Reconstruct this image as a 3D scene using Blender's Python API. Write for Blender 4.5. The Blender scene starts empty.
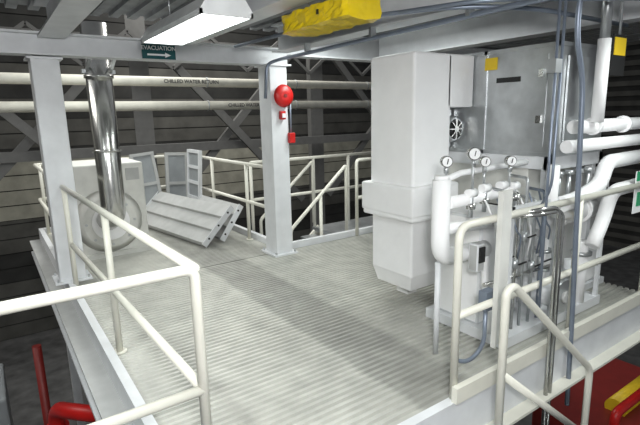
import bpy, bmesh, random
from math import *
from mathutils import Vector, Matrix
random.seed(4)
V=Vector
try: bpy.context.scene.view_settings.view_transform='Standard'
except Exception: pass
# ------------------------------------------------------------ materials
MATS={}
def mat(name,col,rough=.5,metal=0,noise=.06,scale=6,bump=0,bscale=40,emit=None,alpha=None,trans=0):
    m=bpy.data.materials.new(name); m.use_nodes=True
    nt=m.node_tree; b=nt.nodes['Principled BSDF']
    b.inputs['Roughness'].default_value=rough; b.inputs['Metallic'].default_value=metal
    tc=nt.nodes.new('ShaderNodeTexCoord')
    n=nt.nodes.new('ShaderNodeTexNoise'); n.inputs['Scale'].default_value=scale; n.inputs['Detail'].default_value=5
    nt.links.new(tc.outputs['Object'],n.inputs['Vector'])
    r=nt.nodes.new('ShaderNodeValToRGB')
    r.color_ramp.elements[0].position=.3; r.color_ramp.elements[1].position=.7
    lo=[max(0,c*(1-noise*2)) for c in col]; hi=[min(1,c*(1+noise)) for c in col]
    r.color_ramp.elements[0].color=(*lo,1); r.color_ramp.elements[1].color=(*hi,1)
    nt.links.new(n.outputs['Fac'],r.inputs['Fac']); nt.links.new(r.outputs['Color'],b.inputs['Base Color'])
    if bump:
        n2=nt.nodes.new('ShaderNodeTexNoise'); n2.inputs['Scale'].default_value=bscale
        nt.links.new(tc.outputs['Object'],n2.inputs['Vector'])
        bp=nt.nodes.new('ShaderNodeBump'); bp.inputs['Strength'].default_value=bump; bp.inputs['Distance'].default_value=.02
        nt.links.new(n2.outputs['Fac'],bp.inputs['Height']); nt.links.new(bp.outputs['Normal'],b.inputs['Normal'])
    if emit:
        b.inputs['Emission Color'].default_value=(*emit[0],1); b.inputs['Emission Strength'].default_value=emit[1]
    MATS[name]=m; return m
mat('white_paint',(.72,.735,.75),.4,noise=.04)
mat('cream_rail',(.74,.725,.64),.35,noise=.03)
mat('insulation',(.93,.93,.93),.6,noise=.015,bump=.12,bscale=18)
mat('machine_white',(.70,.70,.66),.5)
mat('galv',(.56,.58,.59),.33,.75,noise=.10,scale=7)
mat('stainless',(.62,.62,.60),.22,.95,noise=.05)
mat('conduit',(.25,.29,.36),.4,.5)
mat('panel_grey',(.46,.465,.455),.5)
mat('gate_blue_grey',(.30,.32,.33),.5)
mat('dark_steel',(.05,.05,.05),.7)
mat('truss_grey',(.17,.17,.165),.6)
mat('wall_dark',(.035,.035,.033),.8,noise=.2,scale=2)
mat('wall_mid',(.105,.103,.093),.8,noise=.15,scale=2)
mat('wall_cream',(.42,.41,.34),.7,noise=.12,scale=3)
mat('pipe_cream',(.74,.72,.63),.6)
mat('roof',(.30,.31,.32),.6,noise=.12)
mat('red',(.55,.012,.01),.4)
mat('dark_red',(.20,.015,.012),.5)
mat('yellow',(.85,.62,.01),.28,bump=1,bscale=7)
mat('yellow_paint',(.8,.55,.02),.5)
mat('green_sign',(.0,.07,.08),.5,noise=0)
mat('safety_green',(.02,.30,.13),.5,noise=0)
mat('sign_white',(.9,.9,.9),.5,noise=0)
mat('black',(.015,.015,.015),.5)
mat('brass',(.5,.35,.12),.35,.9)
mat('hall_floor',(.09,.09,.09),.7,noise=.25,scale=3)
mat('lamp',(1,1,1),.5,noise=0,emit=((.93,1,.97),8))
mat('fixture',(.85,.87,.87),.4)
# deck
m=mat('deck',(.49,.488,.445),.42,metal=.1,noise=.09,scale=5)
nt=m.node_tree; b=nt.nodes['Principled BSDF']
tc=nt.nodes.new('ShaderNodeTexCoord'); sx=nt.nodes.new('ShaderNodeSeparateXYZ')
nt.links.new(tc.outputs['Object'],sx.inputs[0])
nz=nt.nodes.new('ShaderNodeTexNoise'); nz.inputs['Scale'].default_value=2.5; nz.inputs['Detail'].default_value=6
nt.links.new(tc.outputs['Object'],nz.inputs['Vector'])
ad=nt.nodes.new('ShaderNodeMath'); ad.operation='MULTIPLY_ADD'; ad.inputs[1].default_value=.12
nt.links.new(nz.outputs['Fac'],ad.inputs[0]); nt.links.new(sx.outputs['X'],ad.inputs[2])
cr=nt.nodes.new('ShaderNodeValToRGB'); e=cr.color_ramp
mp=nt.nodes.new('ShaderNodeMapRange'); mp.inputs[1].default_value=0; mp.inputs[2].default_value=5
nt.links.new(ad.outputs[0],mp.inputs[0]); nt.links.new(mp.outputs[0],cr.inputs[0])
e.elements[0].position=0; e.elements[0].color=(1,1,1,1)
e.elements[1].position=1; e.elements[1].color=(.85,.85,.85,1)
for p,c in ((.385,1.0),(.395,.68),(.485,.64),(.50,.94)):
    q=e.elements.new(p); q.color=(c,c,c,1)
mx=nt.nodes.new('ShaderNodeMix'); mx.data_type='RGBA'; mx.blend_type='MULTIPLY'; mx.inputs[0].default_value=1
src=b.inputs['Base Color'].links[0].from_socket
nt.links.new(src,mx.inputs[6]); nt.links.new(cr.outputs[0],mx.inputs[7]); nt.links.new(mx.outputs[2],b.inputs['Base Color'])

# ------------------------------------------------------------ builder
class B:
    def __init__(s): s.bm=bmesh.new(); s.ms=[]
    def mi(s,m):
        if m not in s.ms: s.ms.append(m)
        return s.ms.index(m)
    def faces(s,verts,fs,m,smooth=False):
        vs=[s.bm.verts.new(v) for v in verts]; k=s.mi(m)
        for f in fs:
            try:
                g=s.bm.faces.new([vs[i] for i in f]); g.material_index=k; g.smooth=smooth
            except ValueError: pass
        return vs
    def box(s,a,b,m,M=None,bev=0):
        (x0,y0,z0),(x1,y1,z1)=a,b
        x0,x1=sorted((x0,x1)); y0,y1=sorted((y0,y1)); z0,z1=sorted((z0,z1))
        vs=[V(p) for p in ((x0,y0,z0),(x1,y0,z0),(x1,y1,z0),(x0,y1,z0),(x0,y0,z1),(x1,y0,z1),(x1,y1,z1),(x0,y1,z1))]
        if M: vs=[M@v for v in vs]
        t=s.faces(vs,[(0,3,2,1),(4,5,6,7),(0,1,5,4),(1,2,6,5),(2,3,7,6),(3,0,4,7)],m)
        if bev:
            es=list({e for v in t for e in v.link_edges})
            bmesh.ops.bevel(s.bm,geom=es,offset=bev,segments=2,affect='EDGES',profile=.5)
        return s
    def frustum(s,a,b,m):
        vs=[]
        for x0,y0,x1,y1,z in (a,b): vs+=[(x0,y0,z),(x1,y0,z),(x1,y1,z),(x0,y1,z)]
        s.faces(vs,[(0,3,2,1),(4,5,6,7),(0,1,5,4),(1,2,6,5),(2,3,7,6),(3,0,4,7)],m); return s
    def bar(s,p,q,w,h,m):
        p,q=V(p),V(q); d=(q-p); L=d.length; d.normalize()
        up=V((0,0,1)) if abs(d.z)<.95 else V((0,1,0))
        r=d.cross(up).normalized(); u=r.cross(d)
        M=Matrix((( r.x,d.x,u.x,p.x),(r.y,d.y,u.y,p.y),(r.z,d.z,u.z,p.z),(0,0,0,1)))
        return s.box((-w/2,0,-h/2),(w/2,L,h/2),m,M)
    def tube(s,pts,r,m,fil=0,seg=14,cap=True,radii=None):
        pts=[V(p) for p in pts]
        if fil and len(pts)>2:
            o=[pts[0]]
            for i in range(1,len(pts)-1):
                p,a,c=pts[i],pts[i-1],pts[i+1]
                f=min(fil,(a-p).length*.49,(c-p).length*.49)
                A=p+(a-p).normalized()*f; C=p+(c-p).normalized()*f
                for k in range(7):
                    t=k/6; o.append(A*(1-t)**2+p*2*t*(1-t)+C*t*t)
            o.append(pts[-1]); pts=o
        k=s.mi(m); rings=[]; n=None
        for i,p in enumerate(pts):
            if i==0: d=pts[1]-pts[0]
            elif i==len(pts)-1: d=pts[-1]-pts[-2]
            else: d=(pts[i+1]-p).normalized()+(p-pts[i-1]).normalized()
            d.normalize()
            if n is None:
                n=d.cross(V((0,0,1)) if abs(d.z)<.9 else V((1,0,0))).normalized()
            else:
                n=(n-d*n.dot(d)).normalized()
            bb=d.cross(n); R=radii[i] if radii else r
            rings.append([s.bm.verts.new(p+(n*cos(2*pi*j/seg)+bb*sin(2*pi*j/seg))*R) for j in range(seg)])
        for a,c in zip(rings,rings[1:]):
            for j in range(seg):
                f=s.bm.faces.new((a[j],a[(j+1)%seg],c[(j+1)%seg],c[j])); f.material_index=k; f.smooth=True
        if cap:
            for rg in (rings[0][::-1],rings[-1]):
                f=s.bm.faces.new(rg); f.material_index=k
        return s
    def cyl(s,p,q,r,m,r2=None,seg=24):
        return s.tube([p,q],r,m,seg=seg,radii=[r,r if r2 is None else r2])
    def ball(s,c,r,m,sc=(1,1,1)):
        g=bmesh.ops.create_uvsphere(s.bm,u_segments=20,v_segments=12,radius=r,matrix=Matrix.Translation(c)@Matrix.Diagonal((*sc,1)))
        k=s.mi(m)
        for f in {f for v in g['verts'] for f in v.link_faces}: f.material_index=k; f.smooth=True
        return s
    def text(s,txt,size,M,m):
        c=bpy.data.curves.new('t','FONT'); c.body=txt; c.size=size; c.align_x='CENTER'; c.align_y='CENTER'; c.extrude=.001; c.offset=size*.02
        o=bpy.data.objects.new('t',c); bpy.context.collection.objects.link(o)
        dg=bpy.context.evaluated_depsgraph_get(); me=o.evaluated_get(dg).to_mesh()
        k=s.mi(m); vs=[s.bm.verts.new(M@v.co) for v in me.vertices]
        for p in me.polygons:
            try: s.bm.faces.new([vs[i] for i in p.vertices]).material_index=k
            except ValueError: pass
        bpy.data.objects.remove(o); bpy.data.curves.remove(c); return s
    def done(s,name,recalc=True):
        if recalc: bmesh.ops.recalc_face_normals(s.bm,faces=s.bm.faces)
        xs=[v.co for v in s.bm.verts]
        c=V([(min(v[i] for v in xs)+max(v[i] for v in xs))/2 for i in range(3)])
        me=bpy.data.meshes.new(name)
        off=V((0,0,0)) if name in('mezzanine_deck',) else c
        bmesh.ops.translate(s.bm,verts=s.bm.verts,vec=-off)
        s.bm.to_mesh(me); s.bm.free()
        for m in s.ms: me.materials.append(MATS[m])
        o=bpy.data.objects.new(name,me); bpy.context.collection.objects.link(o); o.location=off
        return o
def FY(x,y,z):
    return Matrix.Translation((x,y,z))@Matrix.Rotation(pi/2,4,'X')

# ------------------------------------------------------------ camera
psi,pp,rr=map(radians,(34.8,11.6,1.3))
F=V((sin(psi)*cos(pp),cos(psi)*cos(pp),-sin(pp))); R0=V((cos(psi),-sin(psi),0)); U0=R0.cross(F)
R=R0*cos(rr)-U0*sin(rr); U=R0*sin(rr)+U0*cos(rr)
cd=bpy.data.cameras.new('camera'); co=bpy.data.objects.new('camera',cd); bpy.context.collection.objects.link(co)
cd.sensor_width=36; cd.lens=474/640*36; cd.clip_start=.05
co.matrix_world=Matrix(((R.x,U.x,-F.x,0),(R.y,U.y,-F.y,0),(R.z,U.z,-F.z,1.7),(0,0,0,1)))
bpy.context.scene.camera=co

# ------------------------------------------------------------ shell
ZF=-4.2
B().box((-16,-6,ZF-.1),(26,17,ZF),'hall_floor').done('floor')
w=B()
w.box((-16,15,ZF),(26,15.2,9),'wall_dark')
bands=[(ZF,-2.6,'wall_mid'),(-2.6,-1.8,'wall_dark'),(-1.8,-.9,'wall_mid'),(-.9,.75,'wall_cream'),(.75,1.0,'wall_dark'),(1.0,1.75,'wall_mid'),(1.75,1.95,'wall_dark'),(1.95,2.3,'wall_mid'),(2.3,2.8,'wall_dark'),(2.8,3.2,'wall_mid'),(3.2,9,'wall_dark')]
for a,c,mm in bands:
    z=a
    while z<c-.02:
        w.box((-16,14.97,z+.015),(26,15,min(z+.385,c)),mm); z+=.40
w.done('wall_back')
w=B(); w.box((-12.2,-6,ZF),(-12,15,9),'wall_dark')
for i in range(30): w.box((-12,-6,ZF+i*.4),(-11.93,15,ZF+i*.4+.2),'wall_mid')
w.done('wall_left')
w=B(); w.box((22,-6,ZF),(22.2,15,9),'wall_dark')
for i in range(30): w.box((21.93,-6,ZF+i*.4),(22,15,ZF+i*.4+.2),'wall_mid')
w.done('wall_right')
w=B()
w.box((-12,-1,2.78),(9,5.5,2.82),'roof')
x=-4
while x<8:
    w.box((x,-1,2.74),(x+.09,5.5,2.78),'roof'); x+=.18
w.done('ceiling')

# mezzanine deck with real ridges running along X
d=B()
def deckpatch(x0,x1,y0,y1):
    vs=[];fs=[]; y=y0; prof=[(0,0),(.022,0),(.030,-.016),(.046,-.016)]
    P=[]
    while y<y1:
        for dy,dz in prof:
            if y+dy<=y1: P.append((y+dy,dz))
        y+=.054
    for (yy,zz) in P: vs+=[(x0,yy,zz),(x1,yy,zz)]
    for i in range(len(P)-1): fs.append((2*i,2*i+1,2*i+3,2*i+2))
    d.faces(vs,fs,'deck')
    d.box((x0,y0,-.06),(x1,y1,-.018),'deck')
deckpatch(.56,4.9,1.7,5.12)
deckpatch(.56,2.95,5.12,8.3)
f=d
f.box((.50,1.7,-.28),(.56,8.3,.09),'white_paint')
f.box((.36,1.7,-.28),(.56,8.3,-.25),'white_paint')
f.box((.36,1.7,-.10),(.50,8.3,-.08),'panel_grey')
f.box((.50,1.64,-.30),(4.9,1.70,.0),'white_paint')
f.box((2.08,1.62,0.0),(4.9,1.66,.10),'cream_rail')
f.box((2.08,1.55,-.30),(4.9,1.64,-.28),'cream_rail')
f.box((3.05,5.12,-.25),(4.9,5.18,.08),'white_paint')
f.box((2.95,5.25,-.25),(3.01,8.3,.08),'white_paint')
f.box((.5,8.3,-.25),(3.0,8.36,.08),'white_paint')
for yy in (2.6,3.7,4.8,6.2,7.4): f.box((.56,yy,-.26),(2.95,yy+.08,-.065),'white_paint')
for xx,yy in ((.8,2.6),(4.6,4.8),(.65,8.2)): f.box((xx,yy,ZF),(xx+.12,yy+.12,-.28),'white_paint')
f.done('mezzanine_deck')

# ------------------------------------------------------------ columns and beams
def column(x0,x1,y0,y1,z0,z1):
    c=B()
    c.box((x0,y0,z0),(x1,y1,z1),'white_paint',bev=.008)
    c.box((x0-.05,y0-.05,z0),(x1+.05,y1+.05,z0+.02),'white_paint')
    for a in (x0-.03,x1+.01):
        for bb in (y0-.03,y1+.01): c.box((a,bb,z0+.02),(a+.02,bb+.02,z0+.05),'galv')
    c.box((x0-.03,y0-.03,z1-.02),(x1+.03,y1+.03,z1),'white_paint')
    c.done('steel_column')
column(2.78,3.01,4.95,5.23,0.0,2.29)
column(.44,.68,5.25,5.48,.09,2.29)
def ibeam(p,q,h,wd,name='roof_beam'):
    p,q=V(p),V(q); b_=B()
    for z,ww,t in ((.009,wd,.018),(h-.009,wd,.018)):
        b_.bar(p+V((0,0,z)),q+V((0,0,z)),ww,t,'white_paint')
    b_.bar(p+V((0,0,h/2)),q+V((0,0,h/2)),.02,h-.03,'white_paint')
    b_.done(name)
ibeam((-6,5.25,2.30),(3.2,5.25,2.30),.2,.2)
ibeam((2.95,5.0,2.42),(2.95,-.8,2.42),.3,.2)
ibeam((.62,5.1,2.44),(.62,-.8,2.44),.28,.22)
ibeam((1.85,5.1,2.46),(1.85,-.8,2.46),.26,.2)
ibeam((4.6,5.1,2.42),(4.6,-.8,2.42),.3,.2)
ibeam((3.2,5.25,2.42),(8,5.25,2.42),.3,.2)

# ------------------------------------------------------------ railings
RR=.024
def posts(b_,l,z0=0,z1=1.07,m='cream_rail'):
    for x,y in l:
        b_.cyl((x,y,z0),(x,y,z1),RR,m,seg=16); b_.cyl((x,y,z0),(x,y,z0+.012),.05,m,seg=16)
r=B()
r.tube([(.66,1.9,0),(.66,1.9,1.07),(-1.6,1.9,1.07)],RR,'cream_rail',fil=.05)
r.tube([(.66,1.9,.5),(-1.6,1.9,.5)],RR,'cream_rail')
r.tube([(.66,1.9,1.07),(.56,5.2,1.07)],RR,'cream_rail')
r.tube([(.66,1.9,.5),(.57,5.2,.5)],RR,'cream_rail')
posts(r,[(.62,3.55),(.565,5.15)])
r.cyl((-.5,1.9,-.3),(-.5,1.9,1.07),RR,'cream_rail')
r.done('guard_railing')
r=B()
r.tube([(.56,5.6,1.07),(.56,8.22,1.07),(2.88,8.22,1.07),(2.88,5.35,1.07)],RR,'cream_rail',fil=.06)
r.tube([(.56,5.6,.55),(.56,8.22,.55),(2.88,8.22,.55),(2.88,5.35,.55)],RR,'cream_rail',fil=.06)
posts(r,[(.6,5.6),(.6,6.9),(.62,8.2),(1.8,8.22),(2.86,8.2),(2.88,7.1),(2.88,5.9)])
r.done('guard_railing')
r=B()
r.tube([(2.12,1.68,0),(2.12,1.68,1.07),(4.75,1.68,1.07)],RR,'cream_rail',fil=.09)
r.tube([(2.12,1.68,.53),(4.75,1.68,.53)],RR,'cream_rail')
posts(r,[(3.45,1.68),(4.7,1.68)])
r.box((2.43,1.645,.25),(2.56,1.655,1.24),'machine_white')
r.box((2.43,1.62,.25),(2.44,1.645,1.24),'machine_white')
r.done('guard_railing')
r=B()
r.tube([(4.18,5.1,0),(4.18,5.1,1.08),(4.85,5.1,1.08)],RR,'cream_rail',fil=.06)
r.tube([(4.18,5.1,.55),(4.85,5.1,.55)],RR,'cream_rail')
posts(r,[(4.83,5.1)])
r.done('guard_railing')
s=B()
for yy in (5.3,6.15):
    s.tube([(4.15,yy,.02),(4.15,yy,1.0),(3.2,yy,0.2),(3.2,yy,-.35)],RR,'cream_rail',fil=.05)
    s.bar((4.3,yy,-.12),(1.0,yy,-2.9),.04,.22,'cream_rail')
    s.cyl((3.7,yy,-.55),(3.7,yy,.62),RR,'cream_rail')
for k in range(12): s.box((4.15-.26*k-.26,5.3,-.2-.22*k),(4.15-.26*k,6.15,-.17-.22*k),'galv')
s.box((4.15,5.22,-.12),(5.6,6.2,-.06),'galv')
for x in (4.2,4.9,5.55): s.cyl((x,6.2,-.08),(x,6.2,1.05),RR,'cream_rail')
s.tube([(3.1,6.2,1.05),(5.55,6.2,1.05)],RR,'cream_rail'); s.tube([(3.1,6.2,.5),(5.55,6.2,.5)],RR,'cream_rail')
s.cyl((3.1,6.2,-.2),(3.1,6.2,1.05),RR,'cream_rail')
s.done('metal_staircase')
s=B()
s.tube([(2.25,1.45,-.3),(2.25,1.45,.72),(2.32,1.45,.74),(3.33,1.45,-.12),(3.33,1.45,-1.2)],RR,'cream_rail',fil=.07)
s.tube([(2.25,1.45,.22),(3.33,1.45,-.65)],RR,'cream_rail')
for yy in (1.45,.65): s.bar((2.0,yy,-.22),(4.9,yy,-3.0),.04,.24,'machine_white')
for k in range(10): s.box((2.05+.28*k,.65,-.3-.27*k),(2.33+.28*k,1.45,-.27-.27*k),'galv')
s.done('metal_staircase')

# ------------------------------------------------------------ exhaust duct + white machine
s=B()
s.tube([(1.12,5.80,2.72),(1.12,5.80,.62),(1.12,6.18,.50)],.135,'stainless',fil=.16,seg=32)
for z in (2.15,1.35): s.cyl((1.12,5.80,z),(1.12,5.80,z+.03),.152,'stainless',seg=32)
s.box((.95,5.77,2.2),(1.29,5.82,2.24),'galv')
s.bar((1.0,5.78,2.22),(1.0,5.5,2.35),.03,.03,'galv'); s.bar((1.24,5.78,2.22),(1.24,5.5,2.35),.03,.03,'galv')
s.done('stainless_exhaust_duct')
s=B()
s.box((.80,6.3,.0),(1.62,7.1,1.17),'machine_white',bev=.02)
s.cyl((1.15,6.20,.46),(1.15,6.3,.46),.31,'machine_white',r2=.40,seg=40)
s.cyl((1.15,6.18,.46),(1.15,6.20,.46),.22,'insulation',seg=40)
for k in range(8): s.cyl((1.15+.28*cos(k*pi/4),6.18,.46+.28*sin(k*pi/4)),(1.15+.28*cos(k*pi/4),6.21,.46+.28*sin(k*pi/4)),.015,'galv',seg=8)
s.box((1.40,6.285,.95),(1.56,6.3,1.1),'panel_grey'); s.box((.76,6.26,0),(1.66,7.14,.06),'machine_white')
s.done('blower_cabinet')

# ------------------------------------------------------------ stored step panels: folded, long louvre slats
def slab(x,y0,L,lean,name,yaw=7,W=.62):
    s=B(); a=radians(lean)
    M=Matrix.Translation((x,y0,.035))@Matrix.Rotation(radians(yaw),4,'Z')@Matrix.Rotation(a,4,'Y')
    s.box((0,0,0),(.04,L,W),'panel_grey',M,bev=.004)
    n=3
    for k in range(n):
        st=W/n; z=.005+k*st
        vs=[M@V(p) for p in ((0,0,z),(-.035,0,z+.015),(0,0,z+st*.95),(0,L,z),(-.035,L,z+.015),(0,L,z+st*.95))]
        s.faces(vs,[(0,1,2),(3,5,4),(0,3,4,1),(1,4,5,2)],'panel_grey')
        s.cyl(M@V((.0,-.02,z+st*.5)),M@V((.0,0,z+st*.5)),.014,'black',seg=12)
    s.box((-.035,-.012,0),(.05,.0,W),'white_paint',M); s.box((-.035,L,0),(.05,L+.012,W),'white_paint',M)
    s.done(name)
slab(2.20,5.90,2.15,46,'metal_step_panel',9,.66)
slab(2.50,6.0,1.2,36,'metal_step_panel',4,.56)
s=B()
for x,a,yy in ((2.00,-6,8.02),(2.40,-6,8.02)):
    M=Matrix.Translation((x,yy,.0))@Matrix.Rotation(radians(a),4,'X')@Matrix.Rotation(radians(4 if x>2.2 else -5),4,'Y')
    s.box((0,0,0),(.05,.05,1.15),'panel_grey',M); s.box((.34,0,0),(.39,.05,1.15),'panel_grey',M)
    s.box((.05,.02,.1),(.34,.03,1.13),'gate_blue_grey',M)
    for z in (.1,.6,1.1): s.box((.05,0,z),(.34,.05,z+.05),'panel_grey',M)
M=Matrix.Translation((2.66,7.25,0))@Matrix.Rotation(radians(4),4,'Y')
s.box((0,0,0),(.05,.05,1.2),'white_paint',M); s.box((0,.5,0),(.05,.55,1.2),'white_paint',M)
for z in (.15,.4,.65,.9,1.15): s.box((0,.05,z),(.05,.5,z+.05),'white_paint',M)
s.box((.02,.05,.2),(.03,.5,1.15),'gate_blue_grey',M)
s.done('stored_gate_panels')

# ------------------------------------------------------------ alarm bell & strobe
s=B()
s.cyl((2.92,4.95,1.93),(2.92,4.90,1.93),.05,'dark_red')
s.tube([(2.92,4.90,1.93),(2.92,4.885,1.93),(2.92,4.86,1.93),(2.92,4.845,1.93)],.1,'red',seg=32,radii=[.125,.13,.10,.05])
s.cyl((2.92,4.84,1.93),(2.92,4.846,1.93),.022,'dark_red')
s.done('fire_alarm_bell')
s=B()
s.box((2.88,4.90,1.66),(2.95,4.95,1.76),'red',bev=.008); s.box((2.895,4.885,1.68),(2.935,4.90,1.73),'sign_white')
s.cyl((3.03,4.93,1.5),(3.03,4.93,1.9),.010,'conduit'); s.box((2.99,4.90,1.38),(3.07,4.949,1.5),'red',bev=.006)
s.done('fire_alarm_strobe')

# ------------------------------------------------------------ evacuation sign
s=B()
s.box((1.41,5.09,2.30),(1.75,5.10,2.44),'green_sign')
s.text('EVACUATION',.056,FY(1.58,5.088,2.405),'sign_white')
s.bar((1.46,5.087,2.34),(1.64,5.087,2.34),.002,.018,'sign_white')
s.faces([(1.64,5.086,2.365),(1.64,5.086,2.315),(1.70,5.086,2.34)],[(0,1,2)],'sign_white')
s.done('evacuation_sign')

# ------------------------------------------------------------ fluorescent fixture
s=B()
x0,x1,y0,y1,z=1.15,1.50,2.85,4.15,2.34
s.faces([(x0,y0,z),(x1,y0,z),(x1,y1,z),(x0,y1,z),(x0+.06,y0,z+.09),(x1-.06,y0,z+.09),(x1-.06,y1,z+.09),(x0+.06,y1,z+.09)],[(4,5,6,7),(0,1,5,4),(1,2,6,5),(2,3,7,6),(3,0,4,7)],'fixture')
s.box((x0,y0,z-.03),(x1,y0+.02,z),'fixture'); s.box((x0,y1-.02,z-.03),(x1,y1,z),'fixture')
s.box((x0,y0,z-.03),(x0+.015,y1,z),'fixture'); s.box((x1-.015,y0,z-.03),(x1,y1,z),'fixture')
s.box((x0+.02,y0+.03,z-.02),(x1-.02,y1-.03,z-.005),'lamp')
for yy in (3.1,3.9): s.cyl((1.32,yy,z+.09),(1.32,yy,2.74),.006,'galv')
s.done('fluorescent_light_fixture')
# yellow-wrapped fixture (plastic sheeting around a box fixture)
s=B()
n=22;k=s.mi('yellow'); rings=[]; m_=24
for i in range(n):
    t=i/(n-1); y=2.42+.78*t; rg=[]
    for j in range(m_):
        a=2*pi*j/m_; wob=1+random.uniform(-.05,.05)+.04*sin(3*y*9+j)
        e_=(.9 if i in(0,n-1) else 1)
        cx=max(-1,min(1,cos(a)*1.4)); cz=max(-1,min(1,sin(a)*1.4))
        rg.append(s.bm.verts.new((2.06+cx*.15*wob*e_,y,2.36+cz*.062*wob-.012*(1-cx*cx)*(cz<0))))
    rings.append(rg)
for a,c in zip(rings,rings[1:]):
    for j in range(m_): 
        g=s.bm.faces.new((a[j],a[(j+1)%m_],c[(j+1)%m_],c[j])); g.material_index=k
s.bm.faces.new(rings[0]).material_index=k; s.bm.faces.new(rings[-1]).material_index=k
for yy in (2.55,3.05): s.cyl((2.06,yy,2.40),(2.06,yy,2.74),.006,'galv')
s.box((1.895,2.7,2.35),(1.902,2.72,2.38),'black')
s.done('yellow_wrapped_light_fixture')

# ------------------------------------------------------------ conduits overhead
s=B()
s.tube([(2.70,4.93,1.9),(2.72,4.90,2.28),(2.82,4.8,2.32),(2.82,1.2,2.35),(2.82,0,2.35)],.018,'conduit',fil=.08)
s.tube([(2.2,4.6,2.40),(2.3,3.0,2.40),(2.7,2.2,2.39),(3.1,1.9,2.36),(4.4,1.9,2.36)],.016,'conduit',fil=.25)
s.tube([(2.4,2.9,2.40),(2.7,2.0,2.39),(3.6,1.4,2.38),(4.4,1.4,2.38)],.014,'conduit',fil=.2)
for yy in (4.2,3.2,2.2): s.box((2.79,yy,2.34),(2.85,yy+.03,2.42),'galv')
s.done('overhead_conduit')
s=B()
s.tube([(3.09,1.6,2.74),(3.09,1.62,2.15),(3.22,1.62,1.9),(3.36,1.62,.2),(3.36,1.60,-.5)],.017,'conduit',fil=.15)
s.tube([(2.88,1.62,2.40),(2.90,1.62,.4)],.009,'conduit')
s.tube([(2.98,1.64,2.40),(2.98,1.64,1.2),(3.1,1.8,1.0)],.009,'conduit',fil=.1)
s.box((2.85,1.6,1.92),(2.92,1.66,2.0),'galv')
s.done('vertical_conduit')

# ------------------------------------------------------------ big insulated duct
s=B()
s.box((2.85,2.75,1.08),(3.30,3.28,2.18),'insulation',bev=.02)
s.box((3.25,2.75,1.74),(3.59,3.2,2.18),'insulation',bev=.015)
s.box((2.79,2.69,.84),(3.37,3.34,1.10),'insulation',bev=.02)
s.box((2.80,2.70,.80),(3.36,3.33,.88),'insulation',bev=.02)
s.box((2.87,2.77,.28),(3.31,3.28,.84),'insulation',bev=.02)
s.frustum((2.92,2.82,3.28,3.25,.15),(2.875,2.775,3.305,3.275,.30),'insulation')
s.box((3.12,3.05,0),(3.24,3.2,.16),'insulation')
s.done('insulated_duct')

# ------------------------------------------------------------ air handler + stand
s=B()
X0=3.6
s.box((X0,1.99,1.34),(4.35,3.4,2.20),'galv',bev=.008)
for z in (1.34,2.17): s.box((X0-.012,1.98,z),(4.36,3.4,z+.03),'galv')
for y in (1.98,2.62,3.1): s.box((X0-.012,y,1.34),(X0,y+.03,2.2),'galv')
s.box((X0-.008,2.08,1.42),(X0,2.56,2.12),'galv')
s.box((X0-.014,2.52,2.04),(X0-.008,2.64,2.14),'yellow_paint')
s.box((X0-.014,2.30,1.93),(X0-.008,2.52,1.97),'black')
for z in (1.6,1.95): s.box((X0-.03,2.1,z),(X0-.008,2.14,z+.06),'stainless')
s.box((3.7,1.97,1.42),(4.25,1.985,2.1),'galv')
for x in (3.6,4.3):
    for y in (2.02,3.3): s.box((x,y,0),(x+.06,y+.06,1.34),'white_paint')
s.box((3.56,1.98,1.24),(4.38,2.04,1.34),'white_paint'); s.box((3.56,3.32,1.24),(4.38,3.38,1.34),'white_paint')
s.box((3.56,1.98,1.24),(3.62,3.38,1.34),'white_paint'); s.box((4.32,1.98,1.24),(4.38,3.38,1.34),'white_paint')
s.box((3.62,2.2,.9),(4.32,3.3,1.24),'machine_white')
s.done('air_handling_unit')
s=B()
s.tube([(3.50,2.98,1.55),(3.50,2.90,1.55),(3.50,2.86,1.55)],.1,'galv',seg=32,radii=[.12,.12,.10])
s.cyl((3.50,2.858,1.55),(3.50,2.862,1.55),.09,'black',seg=32)
for k in range(8):
    a=k*pi/4; s.bar((3.5,2.85,1.55),(3.5+.09*cos(a),2.85,1.55+.09*sin(a)),.018,.008,'stainless')
s.cyl((3.5,2.84,1.55),(3.5,2.86,1.55),.025,'stainless')
s.box((3.42,2.98,1.38),(3.58,3.2,1.72),'galv')
s.done('blower_wheel')

# ------------------------------------------------------------ chiller skid
I='insulation'
s=B()
s.box((2.88,1.85,.0),(4.3,2.6,.08),'white_paint')
s.box((2.93,2.12,.08),(3.45,2.55,.93),I,bev=.02)
s.box((3.56,2.14,.08),(4.15,2.55,.72),I,bev=.02)
s.cyl((3.56,2.02,.86),(4.3,2.02,.86),.10,I); s.ball((3.56,2.02,.86),.10,I)
for x in (3.7,4.1): s.cyl((x,2.02,.86),(x+.03,2.02,.86),.125,I)
s.tube([(3.0,2.05,1.02),(3.0,1.95,.55),(3.0,1.95,.2)],.04,I,fil=.06)
s.cyl((3.52,1.80,.28),(3.52,2.14,.28),.11,'white_paint'); s.cyl((3.52,1.77,.28),(3.52,1.80,.28),.13,'galv'); s.cyl((3.52,1.74,.28),(3.52,1.77,.28),.05,'panel_grey')
s.cyl((3.52,1.98,.3),(3.52,1.98,.7),.045,I)
for z in (.45,.6): s.cyl((3.52,1.98,z),(3.52,1.98,z+.02),.08,'galv')
s.cyl((3.8,1.9,.08),(3.8,1.9,.5),.035,'white_paint'); s.cyl((3.8,1.9,.36),(3.8,1.9,.42),.07,'galv')
s.cyl((4.0,1.9,.08),(4.0,1.9,.62),.05,I); s.cyl((4.0,1.9,.5),(4.0,1.9,.53),.08,'galv')
for x in (2.9,3.5,4.24): s.box((x,1.86,.08),(x+.035,1.89,1.05),'white_paint')
s.box((2.78,1.86,1.02),(4.27,1.89,1.05),'white_paint')
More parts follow.
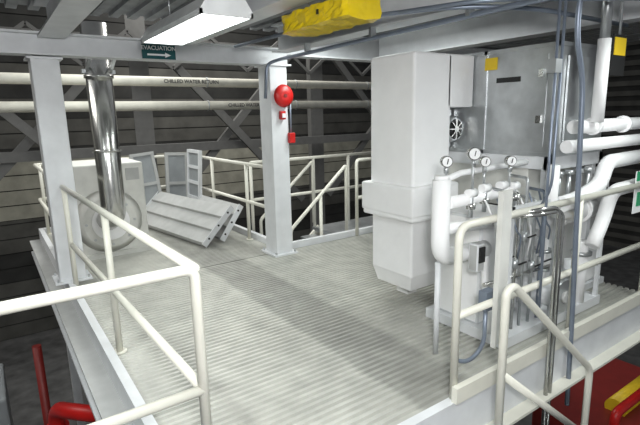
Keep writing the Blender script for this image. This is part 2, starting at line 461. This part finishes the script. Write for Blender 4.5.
s.box((2.68,1.96,.60),(2.76,2.04,.80),'panel_grey',bev=.01); s.box((2.69,1.95,.67),(2.75,1.96,.78),'black')
s.bar((2.76,2.0,.7),(2.95,2.12,.7),.02,.02,'galv')
for x,zt,mm in ((2.92,1.15,'galv'),(3.08,1.12,'stainless'),(3.18,1.22,'galv'),(3.30,1.05,'galv'),(3.42,1.1,'conduit')):
    s.tube([(x,1.93,.08),(x,1.93,zt),(x+.06,2.1,zt)],.012,mm,fil=.04,seg=10)
    zv=.45+.3*random.random()
    s.cyl((x,1.93,zv),(x,1.93,zv+.07),.024,'galv',seg=12); s.bar((x,1.90,zv+.035),(x+.07,1.88,zv+.05),.012,.008,'black')
for i in range(6):
    x=2.75+.13*i; s.tube([(x,1.97,1.1),(x+.02,1.90,.95-.05*(i%3)),(x+.12,1.92,.80),(x+.16,1.97,.6)],.007,'conduit' if i%3 else 'sign_white',fil=.08,seg=8)
s.tube([(3.68,1.8,.95),(3.70,1.78,.75),(3.66,1.8,.55)],.012,'yellow_paint',fil=.1)
s.tube([(2.7,1.95,.95),(3.5,1.93,.97)],.015,'galv'); s.tube([(2.75,1.95,.5),(3.6,1.93,.48)],.014,'stainless')
for x in (3.6,3.75,3.9,4.05): 
    s.cyl((x,1.93,.98),(x,1.93,1.2),.018,'galv',seg=12); s.cyl((x,1.93,1.2),(x,1.93,1.23),.035,'galv',seg=12)
s.tube([(2.45,2.1,1.26),(2.45,2.1,.72),(2.95,2.1,.70)],.062,I,fil=.12,seg=20)
s.cyl((2.45,2.1,1.26),(2.45,2.1,1.29),.05,I)
s.tube([(2.5,2.08,1.10),(3.25,2.08,1.12),(3.25,2.08,.9)],.042,I,fil=.1)
s.tube([(2.5,2.15,1.24),(2.7,2.15,1.28),(3.5,2.15,1.30)],.022,I)
s.tube([(2.45,2.1,.92),(3.1,2.1,.88)],.04,I)
for x,z in ((2.7,.98),(2.85,1.0),(3.05,1.0),(3.2,.98)):
    s.cyl((x,2.05,z),(x,2.05,z+.20),.016,'galv'); s.cyl((x-.04,2.05,z+.17),(x+.04,2.05,z+.17),.03,I); s.cyl((x,2.05,z+.06),(x,2.05,z+.1),.035,'stainless',seg=6)
s.tube([(2.95,2.1,.70),(2.92,2.05,.35),(2.9,2.0,.2),(2.9,2.0,.08)],.03,I,fil=.08)
s.cyl((2.46,2.12,0),(2.46,2.12,.68),.02,'white_paint')
s.done('chiller_skid')
s=B()
s.box((4.42,2.1,.06),(4.86,2.9,1.15),I,bev=.03); s.box((4.40,2.08,0),(4.88,2.92,.06),'white_paint')
s.cyl((4.64,2.5,1.15),(4.64,2.5,1.3),.12,I); s.box((4.5,2.085,.6),(4.7,2.1,.9),'panel_grey')
s.done('insulated_storage_tank')
def gauge(x,y,z0,z1,r=.038):
    s=B()
    s.cyl((x,y,z0),(x,y,z1-r),.009,'galv',seg=10)
    s.cyl((x,y,z1-r-.04),(x,y,z1-r),.016,'galv',seg=12)
    s.cyl((x-.012,y-.018,z1),(x+.012,y+.018,z1),r,'stainless',seg=24)
    s.cyl((x-.014,y-.021,z1),(x-.012,y-.018,z1),r*.85,'sign_white',seg=24)
    s.bar((x-.018,y-.024,z1-.015),(x-.012,y-.028,z1+.02),.003,.006,'black')
    s.done('pressure_gauge')
gauge(2.49,2.1,1.27,1.38); gauge(2.72,2.06,1.15,1.42,.044); gauge(2.9,2.1,1.15,1.35); gauge(3.15,2.06,1.15,1.34)
# right side large pipes
s=B()
s.tube([(3.62,1.86,1.57),(5.2,1.86,1.57)],.052,I,seg=20)
s.tube([(3.5,1.84,1.43),(5.2,1.84,1.43)],.048,I,seg=20)
s.tube([(4.9,1.84,1.28),(4.15,1.84,1.27),(4.08,1.84,1.1),(3.78,1.84,1.02),(3.5,1.84,1.0)],.06,I,fil=.14,seg=20)
s.tube([(5.2,1.80,1.05),(4.2,1.80,1.03),(4.1,1.80,.8),(3.95,1.80,.6)],.055,I,fil=.14,seg=20)
s.cyl((3.80,1.78,1.6),(3.80,1.78,2.2),.045,I); s.cyl((3.8,1.78,2.2),(3.8,1.78,2.74),.035,'galv')
for x in (3.9,4.4): s.cyl((x,1.86,1.57),(x+.03,1.86,1.57),.07,I)
s.tube([(3.42,1.88,1.30),(3.42,1.88,.95),(3.8,1.88,.86)],.045,I,fil=.1,seg=20)
s.done('insulated_pipe_run')
s=B()
for dx in (0,.05):
    s.tube([(2.72,1.8,1.02),(2.80,1.62,1.08-dx*.6),(3.02+dx,1.60,1.08-dx*.6),(3.02+dx,1.59,-.6)],.015,'stainless',fil=.08)
s.done('bent_steel_tubing')
s=B()
s.tube([(2.50,1.75,.45),(2.50,1.75,.2),(2.42,1.80,.08),(2.44,1.95,.03)],.014,'conduit',fil=.08)
s.box((2.46,1.72,.45),(2.56,1.78,.58),'conduit')
s.done('flexible_conduit')
s=B(); s.box((4.42,1.71,.82),(4.62,1.72,1.18),'sign_white'); s.box((4.42,1.705,1.10),(4.62,1.71,1.18),'safety_green'); s.box((4.46,1.705,.88),(4.58,1.71,1.0),'safety_green')
s.done('safety_sign')
s=B(); s.box((3.98,1.80,1.95),(4.2,1.81,2.25),'black'); s.box((4.0,1.795,2.1),(4.18,1.80,2.23),'yellow_paint'); s.cyl((4.09,1.81,2.25),(4.09,1.81,2.74),.01,'galv')
s.done('warning_sign')

# ------------------------------------------------------------ hall background
s=B()
for z,l in ((2.36,'CHILLED WATER RETURN'),(1.93,'CHILLED WATER SUPPLY')):
    s.cyl((-8,8.9,z),(10,8.9,z),.085,'pipe_cream')
    for x in range(-7,10,2): s.cyl((x+.6,8.9,z),(x+.62,8.9,z),.095,'galv')
    s.text(l,.09,FY(3.3 if z>2 else 4.5,8.808,z),'dark_steel')
for x in (-7,9.5): s.box((x,9.0,ZF),(x+.1,9.1,2.6),'dark_steel'); s.box((x,8.8,1.8),(x+.1,9.0,1.84),'dark_steel'); s.box((x,8.8,2.23),(x+.1,9.0,2.27),'dark_steel')
s.done('chilled_water_pipe')
for x in (-6,-1.5,3.2,8.5,13.5):
    s=B(); s.box((x,12.5,ZF),(x+.3,12.8,8),'truss_grey'); s.box((x-.08,12.48,ZF),(x+.38,12.5,8),'truss_grey'); s.done('hall_column')
s=B()
for x in (-6,-1.5,3.2,8.5):
    s.bar((x+.3,12.2,-.8),(x+4.5,12.2,3.6),.12,.20,'truss_grey'); s.bar((x+4.5,12.0,-.8),(x+.3,12.0,3.6),.12,.20,'truss_grey')
for z in (.85,3.4): s.box((-11,12.1,z),(21,12.3,z+.22),'truss_grey')
for x in range(-10,20,2): s.bar((x,11.9,2.9),(x+1,11.9,3.7),.06,.08,'truss_grey'); s.bar((x+1,11.9,3.7),(x+2,11.9,2.9),.06,.08,'truss_grey')
s.done('hall_steel_truss')
s=B()
s.tube([(.22,5.3,ZF),(.22,5.1,-1.15),(.32,4.7,-1.0),(.8,4.2,-1.0)],.075,'red',fil=.2)
s.tube([(.18,6.2,ZF),(.18,6.2,-.9)],.05,'dark_red')
s.cyl((.22,5.12,-1.45),(.22,5.1,-1.35),.11,'red')
s.done('fire_sprinkler_pipe')
for i,x in enumerate((-2.6,-1.1)):
    s=B(); s.box((x,6.5,ZF),(x+.9,7.6,-2.0+.4*i),'gate_blue_grey',bev=.03); s.box((x+.1,6.48,-3.2),(x+.8,6.5,-2.2),'conduit'); s.box((x+.3,6.47,-3.0),(x+.4,6.5,-2.9),'black')
    s.done('hall_equipment_cabinet')
s=B()
s.box((5.2,1.9,-2.6),(7.2,2.9,-1.9),'dark_red',bev=.03); s.box((5.4,1.88,-2.3),(6.1,1.9,-2.0),'yellow_paint')
s.box((5.1,1.8,ZF),(7.3,3.0,-2.6),'dark_steel'); s.cyl((5.8,2.2,-1.85),(6.8,2.2,-1.85),.12,'yellow_paint')
s.tube([(5.3,2.0,-1.9),(5.3,2.0,-1.6),(6.8,2.0,-1.6)],.05,'red',fil=.1)
s.done('hall_machinery')
s=B(); s.cyl((-.35,5.0,2.5),(-.35,-.5,2.5),.19,'galv',seg=32)
for y in (1,2.5,4): s.cyl((-.35,y,2.5),(-.35,y+.03,2.5),.2,'galv',seg=32); s.cyl((-.35,y+.01,2.68),(-.35,y+.01,2.738),.01,'galv')
s.done('round_air_duct')

# ------------------------------------------------------------ lights
def light(t,name,loc,e,col=(1,1,1),size=.3,rot=(0,0,0),sy=None):
    l=bpy.data.lights.new(name,t); l.energy=e; l.color=col
    if t=='AREA':
        l.size=size
        if sy: l.shape='RECTANGLE'; l.size_y=sy
    elif t=='POINT': l.shadow_soft_size=size
    o=bpy.data.objects.new(name,l); bpy.context.collection.objects.link(o); o.location=loc; o.rotation_euler=rot; return o
light('POINT','flash_light',(0.05,-.25,2.0),285,(1,1,1),.16)
light('AREA','ceiling_fill',(3.9,.6,2.38),35,(.94,1,.98),.3,sy=1.2)  # overhead area lights are added fill, with no fixtures of their own
light('AREA','ceiling_fill',(1.2,0.2,2.38),30,(.94,1,.98),.3,sy=1.2)
light('AREA','ceiling_fill',(-.9,2.4,2.6),60,(.94,1,.98),.3,sy=1.2)  # fill added beyond the left railing to brighten the duct's left face
light('AREA','ceiling_fill',(3.5,4.2,2.6),40,(.94,1,.98),.3,sy=1.2)
light('AREA','hall_lamp',(5,11,7),550,(1,.98,.93),2.5,sy=6)
light('AREA','hall_lamp',(-6,8,7),420,(1,.98,.93),2.5,sy=6)
light('AREA','hall_lamp',(1.6,7.2,3.4),55,(.96,1,.98),1.0,sy=1.5)
w=bpy.data.worlds.new('world'); bpy.context.scene.world=w; w.use_nodes=True
w.node_tree.nodes['Background'].inputs[0].default_value=(.92,.96,1,1); w.node_tree.nodes['Background'].inputs[1].default_value=.22
